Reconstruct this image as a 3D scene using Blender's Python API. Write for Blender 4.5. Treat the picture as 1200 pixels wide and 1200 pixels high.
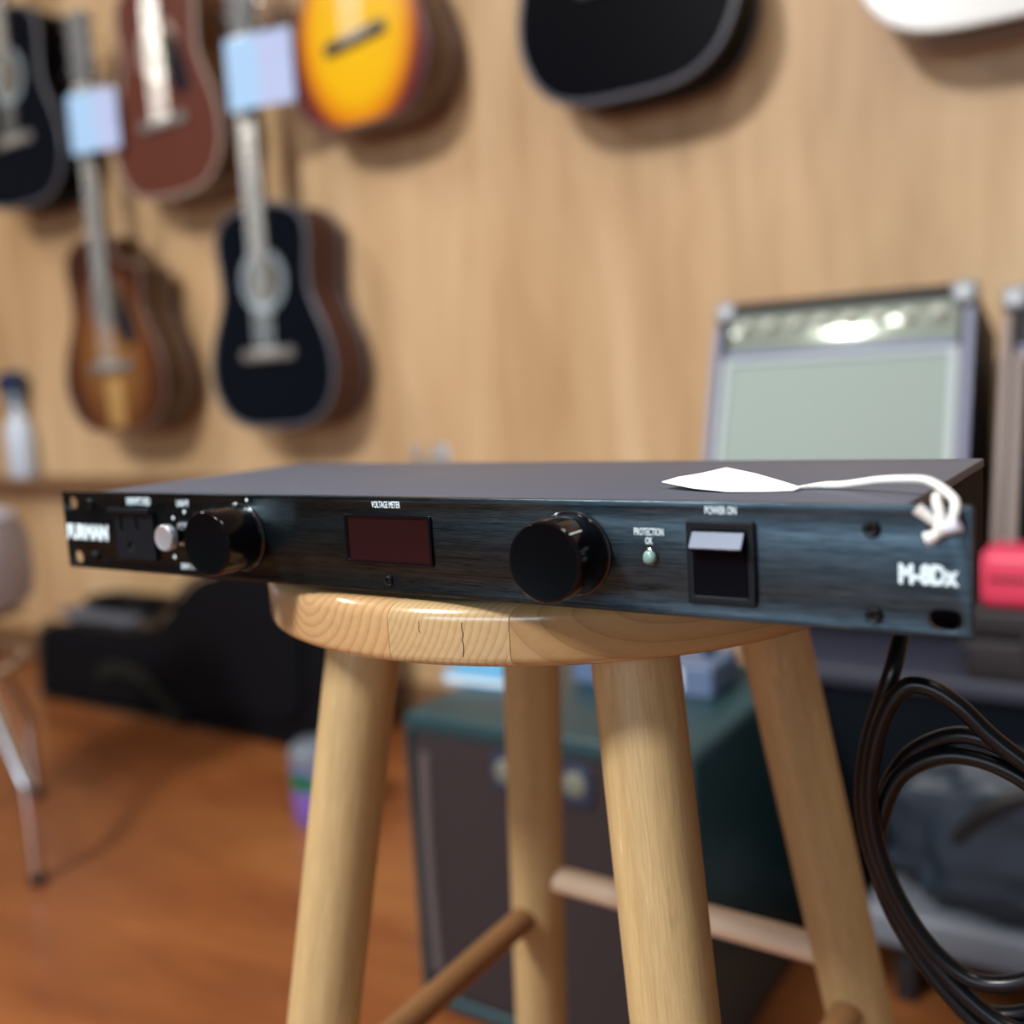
import bpy, bmesh, math, random
from mathutils import Vector, Matrix
random.seed(7)
for o in list(bpy.data.objects):
    bpy.data.objects.remove(o)
S = bpy.context.scene
COL = S.collection
PI = math.pi
FLOOR = -0.69            # everything is modelled about the rack unit; the whole scene is lifted by -FLOOR at the end

# ------------------------------------------------------------------ camera
cam = bpy.data.cameras.new('camera')
camo = bpy.data.objects.new('camera', cam)
COL.objects.link(camo)
cam.sensor_width = 36.0
cam.lens = 36.0
cam.clip_start = 0.01
R = Vector((0.83823039, 0.54217699, -0.05842883))
U = Vector((-0.02045203, 0.13832807, 0.99017527))
F = Vector((-0.54493259, 0.82880001, -0.12703941))
camo.matrix_world = Matrix(((R.x, U.x, -F.x, 0.53697), (R.y, U.y, -F.y, -0.34824),
                            (R.z, U.z, -F.z, 0.09164), (0, 0, 0, 1)))
cam.dof.use_dof = True
cam.dof.focus_distance = 0.43
cam.dof.aperture_fstop = 3.7
S.camera = camo

# ------------------------------------------------------------------ world, exposure, room lights
S.view_settings.view_transform = 'Standard'
S.view_settings.look = 'None'
S.view_settings.gamma = 1.0
S.view_settings.use_curve_mapping = False
S.view_settings.exposure = 0.0
S.cycles.use_denoising = True
S.cycles.max_bounces = 8
S.cycles.sample_clamp_indirect = 6.0
W = bpy.data.worlds.new('daylight')
S.world = W
W.use_nodes = True
W.node_tree.nodes['Background'].inputs[0].default_value = (0.72, 0.86, 1.0, 1)
W.node_tree.nodes['Background'].inputs[1].default_value = 1.0


def area(name, loc, target, sx, sy, power, col):
    l = bpy.data.lights.new(name, 'AREA')
    l.shape = 'RECTANGLE'
    l.size, l.size_y = sx, sy
    l.energy = power
    l.color = col
    o = bpy.data.objects.new(name, l)
    COL.objects.link(o)
    o.location = loc
    o.rotation_euler = (Vector(target) - Vector(loc)).to_track_quat('-Z', 'Y').to_euler()
    return o


LAMP = (1.0, 0.97, 0.925)
area('lamp_light', (-0.70, -1.80, 2.00), (-0.6, -1.2, 0), 0.38, 0.60, 138, LAMP)
area('lamp_light', (-0.02, -1.0, 2.00), (-0.02, -1.0, 0), 0.26, 0.26, 13, LAMP)
area('lamp_light', (-2.3, -0.3, 2.00), (-2.3, -0.3, 0), 0.35, 1.10, 27, LAMP)
area('lamp_light', (0.95, 0.1, 2.00), (0.95, 0.1, 0), 0.30, 1.10, 13, LAMP)
area('window_daylight', (0.40, -4.3, 0.75), (0.40, 0, 0.45), 3.3, 0.8, 47, (0.78, 0.89, 1.0))

# ------------------------------------------------------------------ node materials
MATS = {}


def new_mat(name, col=(0.5, 0.5, 0.5), rough=0.5, metal=0.0, coat=0.0, emit=None, estr=0.0, spec=None):
    m = bpy.data.materials.new(name)
    m.use_nodes = True
    b = m.node_tree.nodes['Principled BSDF']
    b.inputs['Base Color'].default_value = (*col, 1)
    b.inputs['Roughness'].default_value = rough
    b.inputs['Metallic'].default_value = metal
    b.inputs['Coat Weight'].default_value = coat
    b.inputs['Coat Roughness'].default_value = 0.08
    if spec is not None:
        b.inputs['Specular IOR Level'].default_value = spec
    if emit:
        b.inputs['Emission Color'].default_value = (*emit, 1)
        b.inputs['Emission Strength'].default_value = estr
    MATS[name] = m
    return m


class NT:
    def __init__(s, m):
        s.t = m.node_tree
        s.b = s.t.nodes['Principled BSDF']

    def n(s, typ, **kw):
        x = s.t.nodes.new(typ)
        for k, v in kw.items():
            if k.startswith('i_'):
                key = k[2:]
                key = int(key) if key.isdigit() else key.replace('_', ' ')
                x.inputs[key].default_value = v
            else:
                setattr(x, k, v)
        return x

    def l(s, a, b):
        s.t.links.new(a, b)

    def coords(s, scale=(1, 1, 1), rot=(0, 0, 0), loc=(0, 0, 0)):
        tc = s.n('ShaderNodeTexCoord')
        mp = s.n('ShaderNodeMapping')
        mp.inputs['Scale'].default_value = scale
        mp.inputs['Rotation'].default_value = rot
        mp.inputs['Location'].default_value = loc
        s.l(tc.outputs['Object'], mp.inputs['Vector'])
        return mp.outputs['Vector']

    def ramp(s, fac, stops):
        r = s.n('ShaderNodeValToRGB')
        while len(r.color_ramp.elements) < len(stops):
            r.color_ramp.elements.new(0.5)
        for e, (p, c) in zip(r.color_ramp.elements, stops):
            e.position = p
            e.color = (*c, 1)
        s.l(fac, r.inputs['Fac'])
        return r.outputs['Color']

    def noise(s, vec, scale, detail=4, rough=0.55, dist=0.0):
        x = s.n('ShaderNodeTexNoise')
        x.inputs['Scale'].default_value = scale
        x.inputs['Detail'].default_value = detail
        x.inputs['Roughness'].default_value = rough
        x.inputs['Distortion'].default_value = dist
        s.l(vec, x.inputs['Vector'])
        return x.outputs['Fac']

    def mix(s, fac, a, b, mode='MIX'):
        x = s.n('ShaderNodeMix', data_type='RGBA', blend_type=mode)
        for sock, v in ((x.inputs[0], fac), (x.inputs[6], a), (x.inputs[7], b)):
            if hasattr(v, 'links'):
                s.l(v, sock)
            elif isinstance(v, (int, float)):
                sock.default_value = v
            else:
                sock.default_value = (*v, 1)
        return x.outputs[2]

    def bump(s, h, strength=0.2, dist=0.001):
        x = s.n('ShaderNodeBump')
        x.inputs['Strength'].default_value = strength
        x.inputs['Distance'].default_value = dist
        s.l(h, x.inputs['Height'])
        s.l(x.outputs['Normal'], s.b.inputs['Normal'])

    def col(s, c):
        s.l(c, s.b.inputs['Base Color'])


def wood_mat(name, light, dark, axis='z', scale=30.0, rings=60.0, rough=0.45, stretch=0.06, coat=0.0, pith=(0, 0, 0), knots=0.0, contrast=0.5):
    """planed wood: growth rings about an axis, plus fine fibre along it"""
    m = new_mat(name, light, rough, coat=coat)
    t = NT(m)
    rot = {'z': (0, 0, 0), 'x': (0, PI / 2, 0), 'y': (PI / 2, 0, 0)}[axis]
    v = t.coords(rot=rot, loc=pith)
    w = t.n('ShaderNodeTexWave', wave_type='RINGS', rings_direction='Z', wave_profile='SAW')
    w.inputs['Scale'].default_value = rings
    w.inputs['Distortion'].default_value = 2.5
    w.inputs['Detail'].default_value = 2.0
    w.inputs['Detail Scale'].default_value = 0.25
    mp = t.n('ShaderNodeMapping')
    mp.inputs['Scale'].default_value = (1, 1, stretch)
    t.l(v, mp.inputs['Vector'])
    t.l(mp.outputs['Vector'], w.inputs['Vector'])
    f = t.noise(mp.outputs['Vector'], scale * 14, 5, 0.6)
    f2 = t.noise(mp.outputs['Vector'], scale, 3, 0.5)
    mid = tuple((a + b) / 2 for a, b in zip(light, dark))
    c1 = t.ramp(w.outputs['Fac'], [(0.0, light), (0.45, light), (0.85, mid), (1.0, dark)])
    c2 = t.ramp(f, [(0.30, dark), (0.55, light)])
    c = t.mix(0.45 - 0.25 * contrast, c1, c2)
    c3 = t.ramp(f2, [(0.3, tuple(x * 0.82 for x in light)), (0.7, tuple(min(1, x * 1.08) for x in light))])
    c = t.mix(0.45 - 0.25 * contrast, c, c3)
    if knots:
        k = t.noise(mp.outputs['Vector'], scale * 1.3, 2, 0.5)
        kc = t.ramp(k, [(0.66, (1, 1, 1)), (0.74, (0.5, 0.4, 0.3))])
        c = t.mix(knots, c, kc, 'MULTIPLY')
    t.col(c)
    t.bump(f, 0.25, 0.0004)
    return m


def speckle_mat(name, col, rough, scale=900, amount=0.25, dist=0.0003, metal=0.0, strength=0.4):
    m = new_mat(name, col, rough, metal)
    t = NT(m)
    f = t.noise(t.coords(), scale, 3, 0.6)
    t.col(t.ramp(f, [(0.3, tuple(c * (1 - amount) for c in col)), (0.7, tuple(min(1, c * (1 + amount)) for c in col))]))
    t.bump(f, strength, dist)
    return m


# room
def mk_wall():
    m = new_mat('maple_panelling', (0.6, 0.4, 0.2), 0.5)
    t = NT(m)
    v = t.coords(scale=(1, 1, 0.12))
    f = t.noise(v, 6, 5, 0.6, 0.6)
    g = t.noise(v, 34, 4, 0.6, 0.4)
    c = t.ramp(f, [(0.28, (0.41, 0.235, 0.105)), (0.5, (0.60, 0.395, 0.21)), (0.72, (0.78, 0.575, 0.36))])
    c2 = t.ramp(g, [(0.3, (0.48, 0.30, 0.14)), (0.65, (0.66, 0.455, 0.25))])
    t.col(t.mix(0.35, c, c2))
    return m


def mk_floor():
    m = new_mat('red_brown_laminate', (0.25, 0.09, 0.03), 0.28)
    t = NT(m)
    v = t.coords(scale=(0.25, 1, 1), rot=(0, 0, 0.5))
    f = t.noise(v, 3.2, 5, 0.62, 0.8)
    g = t.noise(v, 26, 4, 0.6, 0.5)
    c = t.ramp(f, [(0.28, (0.13, 0.035, 0.012)), (0.5, (0.26, 0.085, 0.026)), (0.72, (0.38, 0.155, 0.048))])
    c2 = t.ramp(g, [(0.3, (0.17, 0.05, 0.018)), (0.7, (0.33, 0.115, 0.035))])
    t.col(t.mix(0.4, c, c2))
    return m


MWALL = mk_wall()
MFLOOR = mk_floor()
MPLASTER = speckle_mat('grey_plaster', (0.22, 0.21, 0.20), 0.8, 200, 0.08)
MDARKWALL = speckle_mat('dark_paint', (0.10, 0.095, 0.10), 0.8, 200, 0.1)
MCEIL = speckle_mat('white_ceiling', (0.46, 0.45, 0.44), 0.9, 300, 0.06)
MTRIM = wood_mat('stained_trim', (0.22, 0.115, 0.055), (0.12, 0.06, 0.03), 'x', 20, 30, 0.5)
# rack unit
def mk_brushed():
    m = new_mat('black_brushed_aluminium', (0.06, 0.065, 0.072), 0.30, 1.0)
    t = NT(m)
    f = t.noise(t.coords(scale=(0.045, 1, 1)), 1900, 4, 0.7)
    g = t.noise(t.coords(scale=(0.05, 1, 1)), 420, 3, 0.6)
    c = t.mix(0.5, t.ramp(f, [(0.32, (0.008, 0.015, 0.022)), (0.68, (0.100, 0.144, 0.178))]),
              t.ramp(g, [(0.35, (0.016, 0.027, 0.037)), (0.65, (0.070, 0.102, 0.128))]))
    t.col(c)
    t.b.inputs['Anisotropic'].default_value = 0.65
    tg = t.n('ShaderNodeTangent', direction_type='RADIAL', axis='X')
    t.l(tg.outputs['Tangent'], t.b.inputs['Tangent'])
    t.bump(f, 0.22, 0.0002)
    return m


MPANEL = mk_brushed()
MCHASSIS = speckle_mat('black_steel_painted_sheen', (0.088, 0.102, 0.145), 0.50, 1500, 0.15, 0.0001, 0.0, 0.15)  # grazing sheen on the black cover put into a lighter, bluer base colour
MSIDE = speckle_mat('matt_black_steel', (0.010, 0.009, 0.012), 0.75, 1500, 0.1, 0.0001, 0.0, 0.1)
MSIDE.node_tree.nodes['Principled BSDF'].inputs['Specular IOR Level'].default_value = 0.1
MKNOB = new_mat('gloss_black_plastic', (0.003, 0.003, 0.005), 0.14, spec=0.35)
MKNOBF = new_mat('satin_knob_face', (0.001, 0.0018, 0.0028), 0.45, spec=0.06)
MRIM = new_mat('polished_black_rim', (0.10, 0.11, 0.12), 0.16, 0.9)
MPLASTIC = speckle_mat('matt_black_plastic', (0.005, 0.0075, 0.011), 0.45, 2500, 0.2, 0.0001)
MPLASTIC.node_tree.nodes['Principled BSDF'].inputs['Specular IOR Level'].default_value = 0.22
MROCKER = new_mat('rocker_black_plastic', (0.0015, 0.002, 0.004), 0.45, spec=0.06)
MROCKERHI = new_mat('rocker_painted_highlight', (0.12, 0.16, 0.25), 0.30)  # highlight of the black rocker's upper facet painted as lighter blue-grey
MSCREW = new_mat('black_oxide_screw', (0.022, 0.025, 0.028), 0.30, 0.8)
MHOLE = new_mat('dark_recess', (0.003, 0.003, 0.003), 0.9)
MINK = new_mat('silkscreen_white', (0.74, 0.92, 1.0), 0.6)
MSILVER = new_mat('brushed_silver', (0.66, 0.72, 0.80), 0.36, 0.75)
MCHROME = new_mat('chrome', (0.72, 0.74, 0.77), 0.10, 1.0)
MDISPLAY = new_mat('smoked_red_window', (0.020, 0.006, 0.007), 0.06)
MLED = new_mat('green_led_lens', (0.20, 0.36, 0.32), 0.12, coat=0.6)
MRUBBER = new_mat('black_rubber', (0.010, 0.010, 0.011), 0.55)
MCABLE = new_mat('black_cable_jacket', (0.002, 0.003, 0.005), 0.30, spec=0.35)
MPAPER = speckle_mat('white_card', (0.86, 0.87, 0.87), 0.8, 500, 0.03)
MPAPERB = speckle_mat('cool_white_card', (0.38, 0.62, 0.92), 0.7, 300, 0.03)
MSTRING = speckle_mat('white_cotton', (0.80, 0.81, 0.79), 0.9, 1600, 0.12, 0.0008)
MSTRINGB = speckle_mat('lilac_cotton', (0.62, 0.64, 0.78), 0.9, 1600, 0.12, 0.0008)
# stool


def mk_leg():
    """rounded beech: fine fibre along the leg, pale flecks, a few grey-brown knots"""
    m = new_mat('beech_leg', (0.5, 0.35, 0.16), 0.5)
    t = NT(m)
    a = t.coords(scale=(1, 1, 0.035))
    b = t.coords(scale=(1, 1, 0.16))
    fine = t.noise(a, 1500, 4, 0.6)
    broad = t.noise(a, 110, 3, 0.5, 0.4)
    fleck = t.noise(b, 330, 2, 0.5)
    knot = t.noise(t.coords(scale=(1, 1, 0.45)), 38, 3, 0.55)
    c = t.ramp(broad, [(0.3, (0.405, 0.275, 0.120)), (0.7, (0.545, 0.395, 0.190))])
    c = t.mix(0.45, c, t.ramp(fine, [(0.32, (0.33, 0.215, 0.088)), (0.62, (0.575, 0.425, 0.215))]))
    c = t.mix(t.ramp(fleck, [(0.70, (0, 0, 0)), (0.76, (0.6, 0.6, 0.6))]), c, (0.70, 0.57, 0.36))
    c = t.mix(t.ramp(knot, [(0.66, (0, 0, 0)), (0.78, (0.55, 0.55, 0.55))]), c, (0.20, 0.125, 0.055))
    t.col(c)
    t.bump(fine, 0.3, 0.0004)
    return m


MLEG = mk_leg()
MRUNG = wood_mat('pale_beech_rung', (0.78, 0.62, 0.46), (0.62, 0.45, 0.30), 'z', 30, 50, 0.5)
MRUNGD = wood_mat('dark_brown_rung', (0.27, 0.135, 0.055), (0.17, 0.08, 0.035), 'z', 30, 50, 0.5)  # reddish brown, darker than the other rungs
MBOARDS = [wood_mat('seat_board_warm', (0.54, 0.345, 0.17), (0.31, 0.17, 0.065), 'y', 24, 62, 0.20, 0.08, 0.5, pith=(0.015, 0.0, 0.020), contrast=1.0),
           wood_mat('seat_board_pale', (0.54, 0.385, 0.20), (0.34, 0.21, 0.09), 'y', 24, 120, 0.20, 0.08, 0.5, pith=(0.05, 0.0, 0.030), contrast=1.0),
           wood_mat('seat_board_honey', (0.44, 0.28, 0.125), (0.29, 0.165, 0.065), 'y', 24, 40, 0.22, 0.06, 0.5, pith=(0.0, 0.0, 0.16), contrast=0.8)]

# ------------------------------------------------------------------ mesh helpers
DG = None


def me_obj(name, me, mat, parent=None, loc=(0, 0, 0), rot=None, matrix=None):
    o = bpy.data.objects.new(name, me)
    COL.objects.link(o)
    if mat is not None:
        me.materials.clear()
        me.materials.append(mat)
    if parent is not None:
        o.parent = parent
    if matrix is not None:
        o.matrix_local = matrix
    else:
        o.location = loc
        if rot:
            o.rotation_euler = rot
    return o


def smooth(me, ang=0.7):
    for p in me.polygons:
        p.use_smooth = True
    me.set_sharp_from_angle(angle=ang)
    return me


def bm_me(bm, name='mesh', ang=0.7):
    bmesh.ops.recalc_face_normals(bm, faces=bm.faces)
    me = bpy.data.meshes.new(name)
    bm.to_mesh(me)
    bm.free()
    return smooth(me, ang)


def box_me(x0, x1, y0, y1, z0, z1, bev=0.0, seg=2):
    bm = bmesh.new()
    bmesh.ops.create_cube(bm, size=1)
    bmesh.ops.scale(bm, vec=(x1 - x0, y1 - y0, z1 - z0), verts=bm.verts)
    bmesh.ops.translate(bm, vec=((x0 + x1) / 2, (y0 + y1) / 2, (z0 + z1) / 2), verts=bm.verts)
    if bev:
        bmesh.ops.bevel(bm, geom=bm.edges[:], offset=bev, segments=seg, profile=0.5, affect='EDGES')
    return bm_me(bm)


def box(name, x0, x1, y0, y1, z0, z1, mat, parent=None, bev=0.0, seg=2, **kw):
    return me_obj(name, box_me(x0, x1, y0, y1, z0, z1, bev, seg), mat, parent, **kw)


def lathe_me(prof, seg=48, axis='z'):
    """prof: [(r, h)...] revolved; r=0 ends close"""
    bm = bmesh.new()
    rings = []
    for r, h in prof:
        if r < 1e-7:
            rings.append([bm.verts.new((0, 0, h))])
        else:
            rings.append([bm.verts.new((r * math.cos(2 * PI * i / seg), r * math.sin(2 * PI * i / seg), h)) for i in range(seg)])
    for a, b in zip(rings, rings[1:]):
        for i in range(seg):
            j = (i + 1) % seg
            q = []
            for v in (a[i % len(a)], a[j % len(a)], b[j % len(b)], b[i % len(b)]):
                if v not in q:
                    q.append(v)
            if len(q) > 2:
                bm.faces.new(q)
    if axis == 'y':       # +h points out of the front, towards -y
        bmesh.ops.rotate(bm, verts=bm.verts, cent=(0, 0, 0), matrix=Matrix.Rotation(PI / 2, 3, 'X'))
    return bm_me(bm)


def curve_mesh(cu):
    o = bpy.data.objects.new('tmp', cu)
    COL.objects.link(o)
    dg = bpy.context.evaluated_depsgraph_get()
    me = bpy.data.meshes.new_from_object(o.evaluated_get(dg))
    bpy.data.objects.remove(o)
    bpy.data.curves.remove(cu)
    return me


def prism_me(loops, depth, bev=0.0, res=2):
    """outline loops in (x, z), front face at y=0, going back to y=depth"""
    cu = bpy.data.curves.new('tmp', 'CURVE')
    cu.dimensions = '2D'
    cu.fill_mode = 'BOTH'
    for lp in loops:
        s = cu.splines.new('POLY')
        s.points.add(len(lp) - 1)
        for p, q in zip(s.points, lp):
            p.co = (q[0], q[1], 0, 1)
        s.use_cyclic_u = True
    cu.extrude = max(depth / 2 - bev, 0)
    if bev:
        cu.bevel_depth = bev
        cu.bevel_resolution = res
        cu.offset = -bev
    me = curve_mesh(cu)
    me.transform(Matrix.Translation((0, depth / 2, 0)) @ Matrix.Rotation(PI / 2, 4, 'X'))
    bm = bmesh.new()
    bm.from_mesh(me)
    bmesh.ops.remove_doubles(bm, verts=bm.verts, dist=1e-6)
    bm.to_mesh(me)
    bm.free()
    return smooth(me, 0.6)


def catmull(pts, n=8, closed=False):
    P = [Vector(p) for p in pts]
    m = len(P)
    out = []
    rng = m if closed else m - 1
    for i in range(rng):
        if closed:
            a, b, c, d = P[(i - 1) % m], P[i], P[(i + 1) % m], P[(i + 2) % m]
        else:
            a, b, c, d = P[max(i - 1, 0)], P[i], P[i + 1], P[min(i + 2, m - 1)]
        for k in range(n):
            t = k / n
            out.append(0.5 * ((2 * b) + (c - a) * t + (2 * a - 5 * b + 4 * c - d) * t * t + (3 * b - a - 3 * c + d) * t ** 3))
    if not closed:
        out.append(P[-1])
    return out


def tube_me(pts, r, res=6, closed=False, radii=None):
    cu = bpy.data.curves.new('tmp', 'CURVE')
    cu.dimensions = '3D'
    s = cu.splines.new('POLY')
    s.points.add(len(pts) - 1)
    for i, (p, q) in enumerate(zip(s.points, pts)):
        p.co = (*q, 1)
        p.radius = radii[i] if radii else 1.0
    s.use_cyclic_u = closed
    cu.bevel_depth = r
    cu.bevel_resolution = res
    cu.use_fill_caps = not closed
    return smooth(curve_mesh(cu), 0.9)


def tube(name, pts, r, mat, parent=None, res=4, **kw):
    return me_obj(name, tube_me(pts, r, res), mat, parent, **kw)


def text_me(s, h, w=None, weight=0.0, shear=0.0, ext=0.00006):
    """flat lettering in the xz plane, lower left corner at the origin, facing -y"""
    cu = bpy.data.curves.new('tmp', 'FONT')
    cu.body = s
    cu.size = 1.0
    cu.offset = weight
    cu.shear = shear
    cu.extrude = 0.002
    cu.resolution_u = 4
    me = curve_mesh(cu)
    xs = [v.co.x for v in me.vertices]
    ys = [v.co.y for v in me.vertices]
    sx = (w / (max(xs) - min(xs))) if w else h / (max(ys) - min(ys))
    sy = h / (max(ys) - min(ys))
    x0, y0 = min(xs), min(ys)
    for v in me.vertices:
        x, y, z = v.co
        v.co = ((x - x0) * sx, -z / 0.002 * ext, (y - y0) * sy)
    return me


def thing(name, label, cat, loc=(0, 0, 0), rotz=0.0, group=None, rot=None):
    o = bpy.data.objects.new(name, None)
    COL.objects.link(o)
    o.empty_display_size = 0.05
    o.location = loc
    o.rotation_euler = rot or (0, 0, rotz)
    o['label'] = label
    o['category'] = cat
    if group:
        o['group'] = group
    return o


def tag(o, label, cat, group=None):
    o['label'] = label
    o['category'] = cat
    if group:
        o['group'] = group
    return o


def struct(o):
    o['kind'] = 'structure'
    return o


def rrect(x0, x1, z0, z1, r, n=5):
    pts = []
    for cx, cz, a0 in ((x1 - r, z0 + r, -PI / 2), (x1 - r, z1 - r, 0), (x0 + r, z1 - r, PI / 2), (x0 + r, z0 + r, PI)):
        for k in range(n + 1):
            a = a0 + PI / 2 * k / n
            pts.append((cx + r * math.cos(a), cz + r * math.sin(a)))
    return pts


def circ(cx, cz, r, n=28, rz=None):
    return [(cx + r * math.cos(2 * PI * k / n), cz + (rz or r) * math.sin(2 * PI * k / n)) for k in range(n)]


def slot(cx, cz, w, h, n=8):
    r = h / 2
    d = w / 2 - r
    pts = [(cx + d + r * math.cos(-PI / 2 + PI * k / n), cz + r * math.sin(-PI / 2 + PI * k / n)) for k in range(n + 1)]
    pts += [(cx - d + r * math.cos(PI / 2 + PI * k / n), cz + r * math.sin(PI / 2 + PI * k / n)) for k in range(n + 1)]
    return pts


# ------------------------------------------------------------------ the room
WY = 1.48
X0, X1, Y0, CZ = -4.6, 3.2, -4.6, 2.06
struct(box('floor', X0, X1, Y0, WY + 0.1, FLOOR - 0.1, FLOOR, MFLOOR))
struct(box('ceiling', X0, X1, Y0, WY + 0.1, CZ, CZ + 0.1, MCEIL))
struct(box('wall_back', X0, X1, WY, WY + 0.1, FLOOR, CZ, MWALL))
struct(box('wall_left', X0 - 0.1, X0, Y0, WY + 0.1, FLOOR, CZ, MDARKWALL))
struct(box('wall_right', X1, X1 + 0.1, Y0, WY + 0.1, FLOOR, CZ, MPLASTER))
wf = struct(me_obj('wall_front', prism_me([[(X0, FLOOR), (X1, FLOOR), (X1, CZ), (X0, CZ)],
                                           [(-1.5, -0.30), (2.25, -0.30), (2.25, 1.85), (-1.5, 1.85)]], 0.1), MDARKWALL, loc=(0, Y0 - 0.1, 0)))
wn = struct(me_obj('window_1', prism_me([rrect(-1.5, 2.25, -0.30, 1.85, 0.002), rrect(-1.45, 0.72, -0.25, 1.80, 0.002), rrect(0.78, 2.20, -0.25, 1.80, 0.002)], 0.05, 0.003), MSILVER, loc=(0, Y0 - 0.05, 0)))
struct(box('baseboard_back', X0, X1, WY - 0.014, WY, FLOOR, FLOOR + 0.09, MTRIM, bev=0.004))
struct(box('trim_1', X0, -1.2, WY - 0.075, WY, -0.142, -0.112, MTRIM, bev=0.005))

# ------------------------------------------------------------------ rack unit on the stool
def lettering(name, s, x, z, h, w, parent, weight=0.012, shear=0.0, label=None):
    o = me_obj(name, text_me(s, h, w, weight, shear), MINK, parent, loc=(x, -0.00012, z))
    if label:
        o['label'] = label
    return o


PW, PH = 0.4826, 0.0437
unit = thing('rack_power_conditioner', 'black one-unit rack power conditioner with two round knobs lying on the wooden stool', 'power conditioner')
e = 0.0223
PT = 0.0032
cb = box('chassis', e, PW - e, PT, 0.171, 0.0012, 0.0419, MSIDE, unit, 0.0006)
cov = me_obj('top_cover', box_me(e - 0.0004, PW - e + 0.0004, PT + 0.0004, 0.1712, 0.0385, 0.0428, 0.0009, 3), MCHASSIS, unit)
holes = [slot(8.2e-3, 37.3e-3, 10.5e-3, 7e-3), slot(8.2e-3, 6.0e-3, 10.5e-3, 7e-3), slot(474.2e-3, 37.3e-3, 10.5e-3, 7e-3), slot(474.2e-3, 6.0e-3, 10.5e-3, 7e-3)]
me_obj('front_panel', prism_me([rrect(0, PW, 0, PH, 0.0014, 3)] + holes, PT, 0.0004, 2), MPANEL, unit)
# screws
scr = lathe_me([(0.0015, 0.0006), (0.0015, 0.0017), (0.0024, 0.0019), (0.0030, 0.0014), (0.0033, 0.0003), (0.0033, 0)], 20, 'y')
sock = lathe_me([(0, 0.0005), (0.0015, 0.0006)], 6, 'y')
for x, z, s in ((26e-3, 37.3e-3, 0.9), (25.6e-3, 7.3e-3, 0.9), (451.3e-3, 35.4e-3, 0.95), (451.8e-3, 5.9e-3, 0.95), (239.7e-3, 5.8e-3, 0.75)):
    o = me_obj('panel_screw', scr, MSCREW, unit, loc=(x, 0, z))
    o.scale = (s, s, s)
    c = bpy.data.objects.new('screw_socket', sock)
    if not sock.materials:
        sock.materials.append(MHOLE)
    COL.objects.link(c)
    c.parent = o
# light knobs
kprof = [(0.0167, 0), (0.0167, 0.0016), (0.0164, 0.0022), (0.0161, 0.0024), (0.0161, 0.0213), (0.0159, 0.0222), (0.0153, 0.0228), (0.0148, 0.0228)]
kface = [(0.0148, 0.0228), (0.0142, 0.0226), (0, 0.0226)]
kme, fme = lathe_me(kprof, 72, 'y'), lathe_me(kface, 72, 'y')
rme = lathe_me([(0.0166, 0), (0.0172, 0.0004), (0.0172, 0.0012), (0.0167, 0.0017)], 72, 'y')
for x, a in ((146.2e-3, None), (336.0e-3, 0.80)):
    k = me_obj('light_knob', kme, MKNOB, unit, loc=(x, 0, 22.5e-3))
    me_obj('knob_face', fme, MKNOBF, k)
    me_obj('knob_collar', rme, MRIM, k)
    if a is not None:
        lin = box('pointer_line', -0.00028, 0.00028, -0.0220, -0.0130, 0.01603, 0.01622, MINK, k)
        lin.rotation_euler = (0, a, 0)
lettering('panel_dot', '.', 151.4e-3, 40.2e-3, 1.7e-3, 1.7e-3, unit)
# dimmer with silver cap
dm = me_obj('dimmer_knob', lathe_me([(0.0046, 0), (0.0046, 0.0022), (0.0036, 0.0024), (0.0040, 0.0026), (0.0043, 0.0130), (0.0046, 0.0132)], 32, 'y'), MKNOB, unit, loc=(104.5e-3, 0, 22.6e-3))
cap = me_obj('silver_cap', lathe_me([(0.0043, 0.0105), (0.0066, 0.0108), (0.0068, 0.0140), (0.0062, 0.0148), (0.0036, 0.0143), (0, 0.0145)], 36, 'y'), MSILVER, dm)
cap['label'] = 'silver end cap of the small knob'
me_obj('lock_nut', lathe_me([(0.0068, 0), (0.0068, 0.0016), (0.0046, 0.0019)], 6, 'y'), MSILVER, dm)
for x, z in ((95.6e-3, 30.7e-3), (104.8e-3, 34.1e-3), (93.8e-3, 10.0e-3)):
    lettering('panel_dot', '.', x - 0.9e-3, z - 0.9e-3, 1.9e-3, 1.9e-3, unit)
lettering('label_lettering', 'LIGHT', 99.6e-3, 37.0e-3, 3.3e-3, 9.6e-3, unit)
lettering('label_lettering', 'DIMMER', 98.6e-3, 3.7e-3, 3.1e-3, 10.6e-3, unit)
lettering('label_lettering', 'UNSWITCHED', 58.2e-3, 37.1e-3, 4.1e-3, 20.0e-3, unit, 0.02)
lettering('logo_lettering', 'FURMAN', 1.2e-3, 16.3e-3, 9.0e-3, 38.4e-3, unit, 0.055, 0.12)
# outlet
out = me_obj('outlet', prism_me([rrect(48.5e-3, 80.5e-3, 7.2e-3, 34.6e-3, 0.0015), rrect(53.0e-3, 55.0e-3, 22.6e-3, 31.0e-3, 0.0003), rrect(66.2e-3, 68.0e-3, 23.4e-3, 31.0e-3, 0.0003),
                                 circ(60.6e-3, 14.4e-3, 2.5e-3, 20)], 0.0022, 0.0004), MPLASTIC, unit, loc=(0, -0.0019, 0))
box('outlet_lip', 46.8e-3, 82.0e-3, -0.0034, -0.0001, 33.4e-3, 36.0e-3, MPLASTIC, out, 0.0005)
for a in ((53.0e-3, 55.0e-3, 22.6e-3, 31.0e-3), (66.2e-3, 68.0e-3, 23.4e-3, 31.0e-3), (58.0e-3, 63.2e-3, 11.8e-3, 17.0e-3)):
    box('outlet_slot', a[0], a[1], 0.0015, 0.00188, a[2], a[3], MHOLE, out)
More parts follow.
